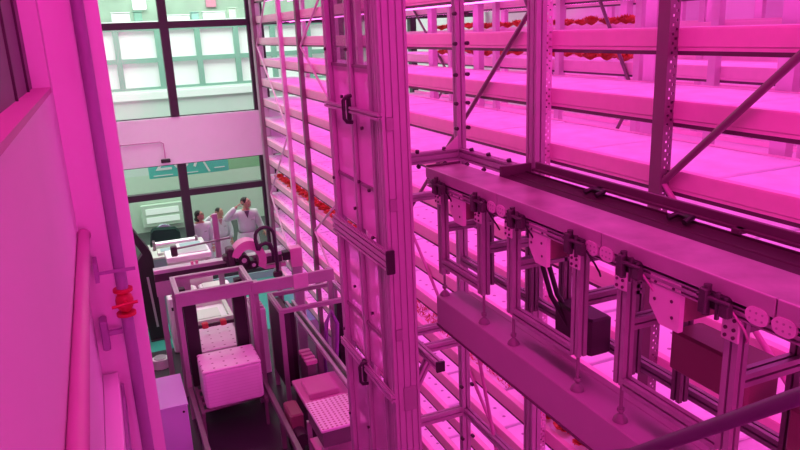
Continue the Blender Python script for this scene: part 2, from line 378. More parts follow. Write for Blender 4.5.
def visitor(x, y, h, raise_arm, face, label, hair_long=False, collar='shirt'):
    """stands at x, y facing the camera side; face = how far the head turns to +X"""
    k = h / 1.75
    root = empty('person', (x, y, 0), label, 'person'); root.scale = (k, k, k)
    # facing -Y; the figure's right side is -X
    J = [(0, 0, .95), (0, .01, 1.12), (0, .01, 1.32), (0, .01, 1.44), (0, 0, 1.52), (.01 * face, -.015, 1.58),
         (-.09, 0, .90), (-.10, -.01, .50), (-.11, .03, .09), (-.11, -.12, .04),
         (.09, 0, .90), (.10, -.01, .50), (.11, .03, .09), (.11, -.12, .04),
         (-.17, 0, 1.42), (.17, 0, 1.42)]
    E_ = [(0, 1), (1, 2), (2, 3), (3, 4), (4, 5), (0, 6), (6, 7), (7, 8), (8, 9), (0, 10), (10, 11), (11, 12), (12, 13), (3, 14), (3, 15)]
    Rr = [(.15, .11), (.13, .10), (.16, .11), (.11, .08), .052, .055, .085, .058, .042, .035, .085, .058, .042, .035, .065, .065]
    if raise_arm: eR, hR = (-.50, -.12, 1.34), (-.19, -.14, 1.63)
    else: eR, hR = (-.25, .02, 1.12), (-.24, -.08, .88)
    eL, hL = (.26, .02, 1.13), (.25, -.08, .88)
    if raise_arm == 2: eL, hL = (.28, -.02, 1.12), (.33, -.12, 1.0)
    n = len(J); J += [eR, hR, eL, hL]; E_ += [(14, n), (n, n + 1), (15, n + 2), (n + 2, n + 3)]; Rr += [.046, .03, .046, .03]
    pieces = [skin_body('b', J, E_, Rr, M['skin'], root)]
    for sgn, (e, hd) in ((-1, (eR, hR)), (1, (eL, hL))):                    # hands: palm and five fingers
        e, hd = Vector(e), Vector(hd); d = (hd - e).normalized(); side = d.cross(Vector((0, 1, 0))).normalized(); nrm = side.cross(d)
        if raise_arm and sgn < 0: d = (d * .35 + Vector((.8, -.1, .35))).normalized(); side = d.cross(Vector((0, 1, 0))).normalized(); nrm = side.cross(d)
        jj = [tuple(hd), tuple(hd + d * .05), tuple(hd + d * .085)]; ee = [(0, 1), (1, 2)]; rr = [(.022, .018), (.036, .014), (.036, .013)]
        pieces.append(skin_body('h', jj, ee, rr, M['skin'], root))
        for q, (off, L) in enumerate(((-.027, .062), (-.009, .075), (.009, .07), (.027, .055))):
            a = hd + d * .08 + side * off
            pieces.append(skin_body('f', [tuple(a), tuple(a + d * L * .5), tuple(a + d * L + nrm * .012)], [(0, 1), (1, 2)], [.009, .0085, .007], M['skin'], root))
        a = hd + d * .03 + side * (-.03)
        pieces.append(skin_body('f', [tuple(a), tuple(a + d * .03 - side * .025), tuple(a + d * .06 - side * .032)], [(0, 1), (1, 2)], [.011, .010, .008], M['skin'], root))
    body = bake(pieces, 'body', M['skin'], root)
    # head turned towards +X, chin lifted
    an = R(-90 + 62 * face); up = R(16)
    HM = Matrix.Translation((.02 * face, -.03, 1.645)) @ Matrix.Rotation(an + R(90), 4, 'Z') @ Matrix.Rotation(-up, 4, 'X')
    def hx(mb): mb.v = [tuple(HM @ Vector(v)) for v in mb.v]; return mb
    hd = MB().ball((0, 0, 0.01), .078, .098, .115, 18, 12).ball((0, -.035, -.055), .055, .058, .062)
    hd.ball((0, -.102, -.012), .013, .020, .022, 8, 6).ball((-.078, .005, -.005), .010, .018, .03, 8, 6).ball((.078, .005, -.005), .010, .018, .03, 8, 6)
    hx(hd)
    me = body.data; nb = MB(); nb.add([v.co[:] for v in me.vertices] + hd.v, [tuple(p_.vertices) for p_ in me.polygons] + [tuple(i + len(me.vertices) for i in f) for f in hd.f], True)
    me2 = bpy.data.meshes.new('body'); me2.from_pydata(nb.v, [], nb.f); me2.polygons.foreach_set('use_smooth', nb.sm); me2.materials.append(M['skin'])
    body.data = me2; bpy.data.meshes.remove(me)
    ey = MB()
    for sx_ in (-.032, .032): ey.ball((sx_, -.091, .018), .013, .008, .007, 8, 6).box(sx_ - .018, sx_ + .018, -.102, -.090, .036, .042)
    hx(ey).build('eyes', M['hair'], root)
    hx(MB().ball((0, -.088, -.058), .024, .01, .006, 10, 5)).build('mouth', mat('lips', (.45, .12, .12), .5), root)
    ha = MB().ball((0, .018, .04), .086, .098, .10, 18, 10)
    if hair_long: ha.ball((0, .075, -.04), .07, .05, .12).ball((0, .11, -.06), .04, .06, .06)
    hx(ha).build('hair', M['hair'], root)
    # lab coat: torso shell, skirt and sleeves as one garment
    cj = [(0, .005, .92), (0, .005, 1.12), (0, .01, 1.30), (0, .01, 1.42), (-.185, 0, 1.415), (.185, 0, 1.415), eR, tuple(Vector(eR).lerp(Vector(hR), .88)), eL, tuple(Vector(eL).lerp(Vector(hL), .88))]
    ce = [(0, 1), (1, 2), (2, 3), (3, 4), (3, 5), (4, 6), (6, 7), (5, 8), (8, 9)]
    cr = [(.23, .17), (.21, .16), (.235, .16), (.14, .10), .098, .098, .082, .062, .082, .062]
    cp = [skin_body('c', cj, ce, cr, M['coat'], root)]
    coat = bake(cp, 'lab_coat', M['coat'], root)
    sk = MB(); N = 20; rings = []
    for z, rx, ry in ((1.0, .215, .16), (.8, .245, .19), (.5, .27, .21), (.47, .265, .205)):
        rings.append([((rx + .008 * math.sin(5 * t_)) * math.cos(t_), (ry + .008 * math.cos(4 * t_)) * math.sin(t_), z) for t_ in [2 * math.pi * q / N for q in range(N)]])
    sk.add(sum(rings, []), [(i * N + q, i * N + (q + 1) % N, (i + 1) * N + (q + 1) % N, (i + 1) * N + q) for i in range(3) for q in range(N)], True)
    sk.build('coat_skirt', M['coat'], root)
    MB().prism([(-.055, .16), (0, 0), (.055, .16)], (0, -.15, 1.33), (1, 0, 0), (0, .35, .93), (0, -.02, 0)).build('collar', M[collar], root)
    MB().box(.07, .13, -.175, -.155, 1.28, 1.30).build('pocket_edge', M['strip'], root)
    tr = MB()
    for sx_ in (-.10, .10): tr.tube([(sx_, 0, .9), (sx_, -.01, .5), (sx_ * 1.08, .03, .1)], [.10, .075, .062], 12)
    tr.build('trousers', M['trousers'], root)
    sh = MB()
    for sx_ in (-.11, .11): sh.ball((sx_, -.05, .04), .045, .12, .04)
    sh.build('shoes', M['black'], root)
    return root
visitor(2.58, 15.02, 1.76, 2, .9, 'tallest person in a white coat, hand at the brow, at right behind the glass', collar='shirt')
visitor(2.06, 15.47, 1.50, 1, .75, 'middle person in a white coat with a pink scarf, hand raised to the brow', collar='pinkscarf')
visitor(1.57, 15.02, 1.60, 0, .9, 'leftmost person behind the glass, white coat and tied dark hair, arms down', True, 'coat')

# ------------------------------------------------------------------ growing racks
LV = [5.14 + .4 * k for k in range(3, -13, -1)]           # tops of the shelf beams, 6.34 ... .34
def perforated(mb, x, y, z0, z1, w, d, pitch=.05, hole=.014):
    """open C section: web on the aisle side and two flanges pierced by two rows of holes"""
    mb.box(x, x + .004, y, y + d, z0, z1)                    # web facing the aisle
    for yy in (y, y + d - .003):
        xs = [x + .004, x + w * .30, x + w * .30 + hole, x + w * .62, x + w * .62 + hole, x + w]
        for i in (0, 2, 4): mb.box(xs[i], xs[i + 1], yy, yy + .003, z0, z1)
        z = z0; k = 0
        while z < z1 - pitch:
            for i, off in ((1, 0), (3, pitch / 2)):
                mb.box(xs[i], xs[i + 1], yy, yy + .003, z + off + hole, z + off + pitch)
            z += pitch
    mb.box(x + w - .003, x + w, y + .003, y + .02, z0, z1).box(x + w - .003, x + w, y + d - .02, y + d - .003, z0, z1)
    return mb
def rack(name, X0, ys, y0, y1, label, near, light=True):
    r = empty(name, (X0, 0, 0), label, 'rack'); D = .88
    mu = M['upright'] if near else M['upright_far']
    for y in ys:
        m = MB()
        if near and y < 5: perforated(m, -.072, y - .045, 1.2, 6.7, .072, .09).box(-.072, 0, y - .045, y + .045, 0, 1.2)
        else:
            m.prism([(0, 0), (.09, 0), (.09, .07), (.07, .07), (.07, .015), (.02, .015), (.02, .07), (0, .07)], (-.072, y + .045, 0), (0, -1, 0), (1, 0, 0), (0, 0, 6.7))
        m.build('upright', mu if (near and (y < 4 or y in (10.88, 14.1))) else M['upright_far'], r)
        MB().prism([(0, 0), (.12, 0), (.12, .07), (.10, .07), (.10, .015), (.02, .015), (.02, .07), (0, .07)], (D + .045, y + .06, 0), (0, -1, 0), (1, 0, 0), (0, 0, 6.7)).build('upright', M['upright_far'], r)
    for z in LV:
        # front beam: box section with a lower lip
        MB().prism([(0, 0), (.05, 0), (.05, -.125), (.004, -.125), (.004, -.108), (-.003, -.100), (-.003, -.012)][::-1], (0, y0, z), (1, 0, 0), (0, 0, 1), (0, y1 - y0, 0)).build('front_beam', M['beam'], r)
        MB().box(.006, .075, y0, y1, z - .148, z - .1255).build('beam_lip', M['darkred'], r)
        MB().box(D - .05, D, y0, y1, z - .12, z - .01).build('rear_beam', M['beam'], r)
        MB().box(.051, D - .051, y0, y1, z - .075, z - .055).build('shelf_deck', M['deck'], r)
        if light:
            for xx in (.20, .44, .68):
                MB().tube([(xx, y0 + .1, z - .115), (xx, y1 - .1, z - .115)], .014, 6).build('grow_lamp', M['tube'], r)
            hk = MB()
            for xx in (.20, .44, .68):
                yy = y0 + .3
                while yy < y1: hk.box(xx - .012, xx + .012, yy, yy + .03, z - .105, z - .075); yy += 1.2
            hk.build('lamp_holder', M['alu'], r)
    return r
YS = [.39, 3.1, 4.29, 7.0, 8.17, 10.88, 12.05, 14.1]
r1 = rack('growing_rack', 3.0, YS, .35, 14.2, 'tall multi-level growing rack with pink lit shelves running along the aisle', True)
def brace(y0, z0, y1, z1, m, r=.017, x=-.03):
    MB().tube([(x, y0, z0), (x, y1, z1)], r, 8).build('brace', m, r1)
zz = H - .93
brace(3.06, zz, .42, zz + 2.45, M['upright'], .022, -.045)
brace(3.06, zz, .42, zz - 2.45, M['redpipe'], .016, -.045)
brace(4.33, H + .22, 6.96, H - 2.05, M['upright'], .018)
brace(6.96, H - 2.05, 4.33, H - 4.3, M['redpipe'])
for ya, yb in ((8.2, 10.85), (12.08, 14.07)):
    z = .5; s_ = 0; st = 1.5
    while z < 6.3:
        a, c = (ya, yb) if s_ % 2 == 0 else (yb, ya)
        brace(a, z, c, z + st, M['upright_far'], .018); z += st; s_ += 1
r2 = rack('growing_rack', 5.3, [1.2, 2.4, 3.9, 4.9, 5.9, 7.3, 8.8, 10.2, 12.9], .9, 13.6, 'second growing rack seen between the shelves behind the front rack', False)
for ya, yb in ((2.45, 3.85), (5.95, 7.25), (7.35, 8.75), (10.25, 12.85)):
    m = MB().tube([(-.03, ya, H - .8), (-.03, yb, H + 1.3)], .02, 8); m.build('brace', M['upright'], r2)
    m = MB().tube([(-.03, yb, H - 2.8), (-.03, ya, H - .8)], .02, 8); m.build('brace', M['upright'], r2)

r3 = rack('growing_rack', 7.3, [1.6, 3.0, 4.2, 5.4, 7.0, 8.4, 10.0], 1.2, 12.0, 'third growing rack, farthest to the right behind the other two', False)

# foam boards lying on the shelves
def board_mesh(mt):
    mb = MB(); mb.box(-.385, .385, -.575, .575, 0, .042, .008)
    o = mb.build('growing_board', mt); return o
proto = board_mesh(M['board_plain']); first = True; HOLED = None
names = {}
def boards(X0, zs, ya, yb, label, group, holed=False):
    global first, HOLED
    for z in zs:
        y = ya + .6; 
        while y < yb:
            if holed:
                if HOLED is None: o = HOLED = board_mesh(M['board'])
                else: o = HOLED.copy(); COL.objects.link(o)
            else:
                o = proto if first else proto.copy()
                if not first: COL.objects.link(o)
                first = False
            o.location = (X0 + .44, y, z - .0545); tag(o, label, 'growing board', group); y += 1.19
boards(3.0, [z for z in LV if 5.0 < z < 6.0], .4, 14.2, 'white foam growing board on a front rack shelf level with or above the camera', 'foam boards on the upper front shelves')
boards(3.0, [z for z in LV if 3.3 < z < 5.0], .4, 14.2, 'white foam growing board on a middle shelf of the front rack', 'foam boards on the middle front shelves')
boards(3.0, [z for z in LV if z < 3.3], 2.6, 14.2, 'white holed growing board on a lower shelf of the front rack, below the conveyor', 'foam boards on the lower front shelves', True)
boards(5.3, [z for z in LV if 4.2 < z < 6.0], 2.0, 13.4, 'white foam growing board on a shelf of the second rack', 'foam boards on the second rack')

# lettuces
def lettuce(m, n=16, s=1.0, seed=1):
    rnd = random.Random(seed); mb = MB()
    for k in range(n):
        a = k * 2.399 + rnd.uniform(-.2, .2); t_ = k / n; L = s * (.11 - .05 * t_); wd = s * (.055 - .02 * t_); el = R(20 + 60 * t_)
        d = Vector((math.cos(a), math.sin(a), 0)); sd = Vector((-d.y, d.x, 0)); vs = []; NU = 5
        for i in range(NU):
            u = i / (NU - 1); rr = L * u; zz_ = L * (math.sin(el) * u + .25 * u * (1 - u)) + .01
            ww = wd * math.sin(math.pi * (.15 + .78 * u)) ** .7
            for j in (-1, -.5, 0, .5, 1):
                ru = .014 * s * math.sin(9 * u + 5 * j + k) * u
                vs.append(d * rr * math.cos(el * (.6 + .4 * u)) + sd * ww * j + Vector((0, 0, zz_ + abs(j) * .012 * s + ru)))
        mb.add(vs, [(i * 5 + j, i * 5 + j + 1, i * 5 + j + 6, i * 5 + j + 5) for i in range(NU - 1) for j in range(4)], True)
    return mb.build('lettuce', m)
lp = [lettuce(M['lettuce'], seed=q) for q in (1, 2)]; used = [False, False]
def plant(x, y, z, s, label, group):
    q = random.randrange(2)
    o = lp[q].copy() if used[q] else lp[q]
    if used[q]: COL.objects.link(o)
    used[q] = True
    o.location = (x, y, z); o.scale = (s, s, s * random.uniform(.8, 1.1)); o.rotation_euler = (0, 0, random.uniform(0, 6.28)); tag(o, label, 'lettuce', group)
bt = -.0545 + .0415
for y in [8.9 + .26 * k for k in range(20)]:
    for x in (.14, .44, .74): plant(3.0 + x, y, 2.34 + bt, 1.15, 'red leafed lettuce on a lower shelf beside the lift frame', 'red lettuces on the far lower shelf')
for y in [3.2 + .24 * k for k in range(7)]:
    for x in (.14, .44, .74): plant(3.0 + x, y, 1.94 + bt, 1.1, 'red lettuce low on the front rack, seen below the clad beam', 'red lettuces below the beam')
for z in (4.74, 5.14):
    for y in (6.35, 6.65, 6.95, 7.6, 7.9, 9.1, 9.4, 9.7, 10.6, 10.9):
        for x in (.16, .52): plant(5.3 + x, y, z + bt, 1.25, 'orange-red lettuce on the second rack seen through the front shelves', 'red lettuces on the second rack')
# seedlings: past counting
sd = MB()
for k in range(1500):
    x = random.uniform(.08, .80); y = random.uniform(4.95, 7.9); a = random.uniform(0, 6.28); h = random.uniform(.02, .045); w_ = random.uniform(.012, .022)
    dx, dy = math.cos(a) * w_, math.sin(a) * w_
    sd.add([(x, y, 0), (x + dx - dy * .4, y + dy + dx * .4, h * .7), (x + dx * 2, y + dy * 2, h), (x + dx + dy * .4, y + dy - dx * .4, h * .7),
            (x - dx - dy * .4, y - dy + dx * .4, h * .7), (x - dx * 2, y - dy * 2, h), (x - dx + dy * .4, y - dy - dx * .4, h * .7)], [(0, 1, 2, 3), (0, 4, 5, 6)])
o = sd.build('seedlings', M['seedling'], None, (3.0, 0, 1.94 + bt + .003)); tag(o, 'small red seedlings crowded on the lower board left of the clad beam', 'seedlings', kind='stuff')

# ------------------------------------------------------------------ lift tower of slot profiles with clear doors
L = empty('lift_tower', (1.3, 3.3, 0), 'tall aluminium slot-profile tower with clear doors and black handles in the middle', 'tower')
TX = 1.3
prof(MB(), (.0775, .08 - .04, 0), (.0775, .04, 8.5), .155, .08, 4, 2, (1, 0, 0)).build('wide_post', M['lift'], L)
prof(MB(), (.03, .88, 0), (.03, .88, 8.5), .06, .06, 1, 1).build('corner_post', M['lift'], L)
prof(MB(), (.03, .50, 0), (.03, .50, 8.5), .04, .05, 1, 1).build('middle_post', M['lift'], L)
for y in (.13, .20): prof(MB(), (.03, y, 0), (.03, y, 8.5), .03, .035, 1, 1).build('guide_post', M['lift'], L)
zc = [(H - .43, .035, 1), (H - 1.20, .11, 3), (H - 2.04, .05, 1)]
for z, hh, n in zc:
    prof(MB(), (-.012, -.03 if n == 3 else .0, z), (-.012, .91, z), hh, .024, n, 1, (0, 0, 1)).build('cross_rail', M['lift'], L)
MB().box(-.03, .02, -.045, -.028, H - 1.27, H - 1.135, .004).build('end_cap', M['black'], L)
prof(MB(), (.03, .0, H - 1.205), (.03, .0, H - 1.20), .04, .04)
for z0, z1, mm in ((H - .18, 8.4, 'acrylic2'), (H - 1.14, H - .20, 'acrylic'), (H - 2.01, H - 1.26, 'acrylic3'), (.2, H - 2.07, 'acrylic3')):
    for y0, y1 in ((.53, .85), (.22, .47)):
        d = MB().box(.03, .034, y0, y1, z0, z1).build('door_panel', M[mm], L)
for z in (H - .19, H - .86, H - 1.75):
    MB().box(.018, .042, .22, .85, z - .009, z + .009).build('panel_edge', M['alu_dark'], L)
for yy, z in ((.425, H - .425), (.43, H - 2.07)):
    h_ = MB().tube([(-.01, yy, z + .075), (-.045, yy, z + .07), (-.06, yy, z + .05), (-.06, yy, z - .05), (-.045, yy, z - .07), (-.01, yy, z - .075)], .011, 8)
    h_.box(-.03, -.005, yy + .02, yy + .05, z - .08, z + .08, .008).build('handle', M['black'], L)
kb = []
for y, z in ((.62, H - .37), (.30, H - .52), (.88, H - .1), (.50, H - .1), (.40, H - .84), (.24, H - .86), (.88, H - .9), (.5, H - 1.02), (.22, H - 1.13), (.88, H - 1.95), (.6, H - 1.55), (.3, H - 1.62), (.5, H - 2.5), (.88, H - 2.6), (.3, H - 2.75)):
    kb.append(((.004, y, z), (-1, 0, 0), .010, .014))
bolts('latch_bolt', M['blk2'], L, kb)
MB().box(.05, .13, -.012, 0, H - 2.13, H - 1.98, .003).build('joint_plate', M['alu'], L)
for z in (H - .47, H - .9, H - 1.65):
    MB().box(.02, .06, -.008, 0, z - .035, z + .035, .003).build('joint_plate', M['alu'], L)
# bracket arms carrying the clad beam (seen right of the tower)
for z in (H - 1.90,):
    prof(MB(), (.22, .62, z + .08), (.22, -.14, z + .08), .045, .045, 1, 1, (1, 0, 0)).build('bracket_arm', M['lift'], L)
    MB().box(.195, .245, -.155, -.14, z + .05, z + .11).build('end_cap', M['black'], L)
    for y in (.10, .34): prof(MB(), (.245, y, z + .08), (.69, y, z + .08), .045, .045, 1, 1, (0, 1, 0)).build('bracket_rung', M['lift'], L)
    prof(MB(), (.10, .06, z - .22), (.24, -.06 + .1, z + .05), .04, .04, 1, 1, (0, 1, 0)).build('bracket_strut', M['lift'], L)

# ------------------------------------------------------------------ platform frame between tower and rack
F = empty('platform_frame', (2.0, 0, 0), 'aluminium slot-profile frame with bolted posts behind the belt conveyor', 'frame')
PX = 2.0
prof(MB(), (0, 3.78, 0), (0, 3.78, 6.6), .06, .05, 1, 1).build('post', M['lift'], F)
prof(MB(), (.02, 2.99, 0), (.02, 2.99, 6.6), .06, .085, 1, 2).build('post', M['lift'], F)
prof(MB(), (.06, .6, 0), (.06, .6, 4.4), .06, .085, 1, 2).build('post', M['lift'], F)
zr = H - .76
prof(MB(), (0, 3.75, zr), (0, 3.04, zr), .07, .045, 2, 1, (0, 0, 1)).build('rail', M['lift'], F)
prof(MB(), (-.5, 3.78, zr), (-.03, 3.78, zr), .07, .045, 2, 1, (0, 0, 1)).build('rail', M['lift'], F)
prof(MB(), (-.5, 3.78, H - 1.0), (-.03, 3.78, H - 1.0), .045, .045, 1, 1, (0, 0, 1)).build('rail', M['lift'], F)
prof(MB(), (0, 3.75, H - 1.45), (0, .64, H - 1.45), .045, .045, 1, 1, (0, 0, 1)).build('rail', M['alu'], F)
prof(MB(), (0, 3.75, H - 2.55), (0, 1.6, H - 2.55), .05, .045, 1, 1, (0, 0, 1)).build('rail', M['lift'], F)
prof(MB(), (-.5, 3.78, H - 2.55), (-.03, 3.78, H - 2.55), .06, .045, 1, 1, (0, 0, 1)).build('rail', M['lift'], F)
bb = []
for z in (H + .07, H - .10, H - .28, H - .45, H - .60, H - 1.2, H - 1.5, H - 1.9, H - 2.35, H - 2.75):
    bb += [((-.04, 3.756, z), (0, -1, 0), .012, .022), ((.04, 3.756, z), (0, -1, 0), .012, .022)]
for y in (3.62, 3.42, 3.2): bb += [((-.005, y, zr + .033), (-.3, 0, 1), .014, .02), ((-.02, y + .02, zr - .04), (-1, 0, -.6), .013, .018)]
for x in (-.12, -.3): bb += [((x, 3.765, zr + .034), (0, -.3, 1), .013, .018), ((x, 3.757, zr - .045), (0, -1, -.2), .013, .014)]
bolts('bolt', M['blk2'], F, bb)
for dz in (-.035, .035):
    MB().prism([(0, 0), (-.10, 0), (0, .08 * (1 if dz > 0 else -1))][::(1 if dz < 0 else -1)], (-.03, 3.757, zr + dz), (1, 0, 0), (0, 0, 1), (0, -.006, 0)).build('gusset', M['plate'], F)
# clear faced panel between post and window behind (pale strip inside the frame)
MB().tube([(.0, 3.6, H - 2.0), (.0, 3.1, H - 3.3)], .012, 8).build('brace', M['redpipe'], F)

# ------------------------------------------------------------------ belt conveyor
C = empty('belt_conveyor', (1.6, 0, H - 1.475), 'long belt conveyor on slot-profile legs running past the rack at right', 'conveyor')
cz = 1.475 - .745                                             # belt height above the leg feet
Y0, Y1 = .15, 3.42
MB().box(0, .21, Y0, Y1, cz - .012, cz, .003).build('belt', M['belt'], C)
for a, b2 in ((Y0, 1.206), (1.211, 1.930), (1.935, 2.660), (2.665, Y1)):
    MB().box(-.008, 0, a, b2, cz - .055, cz + .004, .002).build('side_skirt', M['skirt'], C)
prof(MB(), (.02, Y0, cz - .085), (.02, Y1, cz - .085), .04, .045, 2, 1, (0, 0, 1)).build('side_rail', M['alu'], C)
# dark guard channel at the back of the belt with the return rail behind it
MB().prism([(0, 0), (.15, 0), (.15, .020), (.143, .020), (.143, .012), (.06, .008), (.055, .013), (.05, .008), (0, .006)], (.212, Y0, cz - .008), (1, 0, 0), (0, 0, 1), (0, 2.98 - Y0, 0)).build('guard_channel', M['rubber'], C)
MB().box(.385, .40, Y0, 2.94, cz + .02, cz + .062, .002).box(.365, .384, Y0, 2.94, cz + .02, cz + .03).build('back_rail', M['darkred'], C)
for y in (.9, 1.65, 2.4): MB().box(.35, .384, y, y + .035, cz + .0125, cz + .03).build('back_link', M['darkred'], C)
for y in (1.85, 2.35, 1.25): MB().tube([(.30, y, cz + .016), (.34, y, cz + .028), (.34, y + .07, cz + .028), (.30, y + .08, cz + .016)], .012, 8).build('guard_clip', M['black'], C)
MB().box(.212, .39, 2.98, 3.0, cz - .01, cz + .05).build('end_plate', M['darkred'], C)
MB().box(.0, .21, Y1 + .001, Y1 + .008, cz - .05, cz + .012).build('end_plate', M['darkred'], C)
# undertray
MB().box(.045, .21, Y0, Y1, cz - .06, cz - .0125).build('undertray', M['alu_dark'], C)
# stadium link plates at the module joints
def stadium(mb, yc, zc_, L_, r_):
    pts = [(L_ / 2 - r_ + r_ * math.cos(a), r_ * math.sin(a)) for a in [math.pi * (-.5 + q / 10) for q in range(11)]] + \
          [(-L_ / 2 + r_ + r_ * math.cos(a), r_ * math.sin(a)) for a in [math.pi * (.5 + q / 10) for q in range(11)]]
    mb.prism(pts, (-.012, yc, zc_), (0, -1, 0), (0, 0, 1), (.010, 0, 0))
for yj in (2.655, 1.93, 1.21):
    for s_ in (1, -1):
        m = MB(); stadium(m, yj + s_ * .043 + .01, cz - .068, .075, .026); pl = m.build('link_plate', M['plate'], C)
        bolts('rivet', M['skirt'], pl, [((-.0118, yj + s_ * .043 + .01 + q, cz + zq), (-1, 0, 0), .0035, .002) for q in (-.02, 0, .02) for zq in (-.058, -.078)])
# legs with levelling feet
legs = [(3.325, .0), (2.88, 0), (2.60, 0), (2.11, 0), (1.845, 0), (1.365, 0), (1.03, 0)]
for i, (y, _) in enumerate(legs):
    lg = prof(MB(), (.045, y, .16 if i != 0 else .13), (.045, y, cz - .11), .05, .045, 1, 1, (0, 1, 0)).build('leg', M['alu'], C)
    MB().tube([(.045, y, .0), (.045, y, .16)], .007, 8).tube([(.045, y, 0), (.045, y, .012), (.045, y, .03)], [.03, .026, .009], 12).tube([(.045, y, .04), (.045, y, .055)], .014, 6).build('levelling_foot', M['alu_dark'], lg)
    MB().box(.012, .02, y - .032, y + .032, cz - .19, cz - .10, .003).build('bracket_plate', M['plate'], lg)
    bolts('bracket_bolt', M['darkred'], lg, [((.0125, y + q, cz + zq), (-1, 0, 0), .006, .005) for q in (-.015, .015) for zq in (-.12, -.15, -.175)])
# sensor clamps over each leg
for i, y in enumerate((3.20, 2.78, 2.45, 2.04, 1.74, 1.375, 1.00)):
    c_ = MB().box(-.03, .0, y - .025, y + .075, cz - .095, cz - .045, .006).build('sensor_clamp', M['black'], C)
    MB().box(-.05, -.028, y + .03, y + .062, cz - .11, cz - .03, .004).build('clamp_block', M['blk2'], c_)
    MB().box(-.045, -.02, y - .045, y - .01, cz - .10, cz - .055, .004).build('clamp_block', M['blk2'], c_)
    MB().tube([(-.04, y - .05, cz - .055), (-.04, y + .07, cz - .055)], .008, 8).tube([(-.035, y + .0, cz - .03), (-.035, y + .0, cz - .115)], .007, 8).tube([(-.03, y + .045, cz - .115), (-.03, y + .045, cz - .02)], .012, 8).build('clamp_rod', M['blk2'], c_)
    MB().tube([(-.02, y - .04, cz - .08), (.0, y - .07, cz - .13), (.03, y - .06, cz - .17), (.06, y - .03, cz - .2)], .004, 6).build('sensor_wire', M['redpipe'] if i in (4, 5) else M['black'], c_)
# motor boxes hung under the belt
for ya, yb in ((3.15, 3.01), (2.41, 2.28), (1.685, 1.55)):
    zt, zb = cz - .066, cz - .238
    mo = MB().box(.022, .24, yb + .002, ya - .03, zb + .03, zt, .004).build('motor_box', M['motor'], C)
    m = MB().prism([(0, .0), (ya - yb, 0), (ya - yb, -.11), (ya - yb - .0, zb - zt + .06), (ya - yb - .045, zb - zt), (0, zb - zt)][::-1] if False else
                   [(0, 0), (0, zb - zt), (ya - yb - .05, zb - zt), (ya - yb, zb - zt + .06), (ya - yb, 0)], (.0, yb, zt), (0, 1, 0), (0, 0, 1), (.02, 0, 0))
    pl = m.build('cover_plate', M['plate'], mo)
    bolts('plate_bolt', M['darkred'], pl, [((.0005, yb + a, zt + c), (-1, 0, 0), .006, .003) for a, c in ((.03, -.03), (.11, -.03), (.11, -.09), (.03, -.13), (.035, -.075))])
# cross bars and lower rails
def cp(p0, p1, w=.045, d=.045, n=1, wd=None, mm='alu', name='cross_bar'):
    prof(MB(), p0, p1, w, d, n, 1, wd).build(name, M[mm], C)
for i, y in enumerate((3.325, 2.88, 2.60, 2.11, 1.845, 1.365)):
    cp((.07, y, .40), (.34, y, .40), wd=(0, 0, 1), mm='alu')
    cp((.07, y, cz - .145), (.34, y, cz - .145), wd=(0, 0, 1), mm='alu_dark')
cp((.045, 3.30, .20), (.045, 2.905, .20), wd=(0, 0, 1), name='leg_rail')
cp((.045, 2.575, .17), (.045, 2.135, .17), wd=(0, 0, 1), name='leg_rail')
cp((.045, 1.82, .17), (.045, 1.39, .17), wd=(0, 0, 1), name='leg_rail')
for y in (3.325, 2.88, 2.60, 2.11, 1.845, 1.365):
    cp((.335, y, .01), (.335, y, cz - .12), mm='alu_dark', name='rear_leg')
# black cable loop hanging under the conveyor
for dx in (0, .035):
    MB().tube([(.20 + dx, 2.50, cz - .12), (.19 + dx, 2.56, cz - .22), (.20 + dx, 2.60, cz - .35), (.22 + dx, 2.55, cz - .5), (.25 + dx, 2.45, cz - .62)], .012, 8).build('cable', M['black'], C)
MB().tube([(.1, 1.0, cz - .16), (.02, .95, cz - .22), (.04, .88, cz - .3), (.12, .9, cz - .26)], .007, 8).build('cable', M['black'], C)
MB().box(.24, .36, 2.28, 2.55, .02, .2, .01).build('control_box', M['blk2'], C)
MB().box(.22, .37, 1.45, 1.80, .20, .36, .01).build('control_box', M['motor'], C)
MB().box(.22, .37, .7, 1.3, .10, .30, .01).build('control_box', M['motor'], C)

# clad beam under the conveyor
B = empty('support_beam', (1.6, 0, H - 1.66), 'thick clad beam sloping away under the conveyor legs', 'beam')
MB().box(0, .17, .2, 3.345, 0, .184, .004).build('cladding', M['boxbeam'], B)
MB().box(.172, .21, .2, 3.3, .12, .183, .003).build('beam_top_tray', M['boxbeam'], B)
bolts('bolt', M['blk2'], B, [((.03, y, .001), (0, 0, -1), .012, .012) for y in (3.2, 2.75, 2.3, 1.85)])
MB().box(-.004, .0, .2, 3.345, .0, .012).build('bottom_edge', M['darkred'], B)

# foreground handrail
hr = empty('handrail', (1.2, 0, 0), 'dark round handrail crossing the lower right corner close by', 'handrail')
MB().tube([(-.02, 1.55, H - 1.32), (0, 1.294, H - 1.155), (0, .84, H - .745), (0, .2, H - .2)], .018, 12).build('rail', M['handrail'], hr)

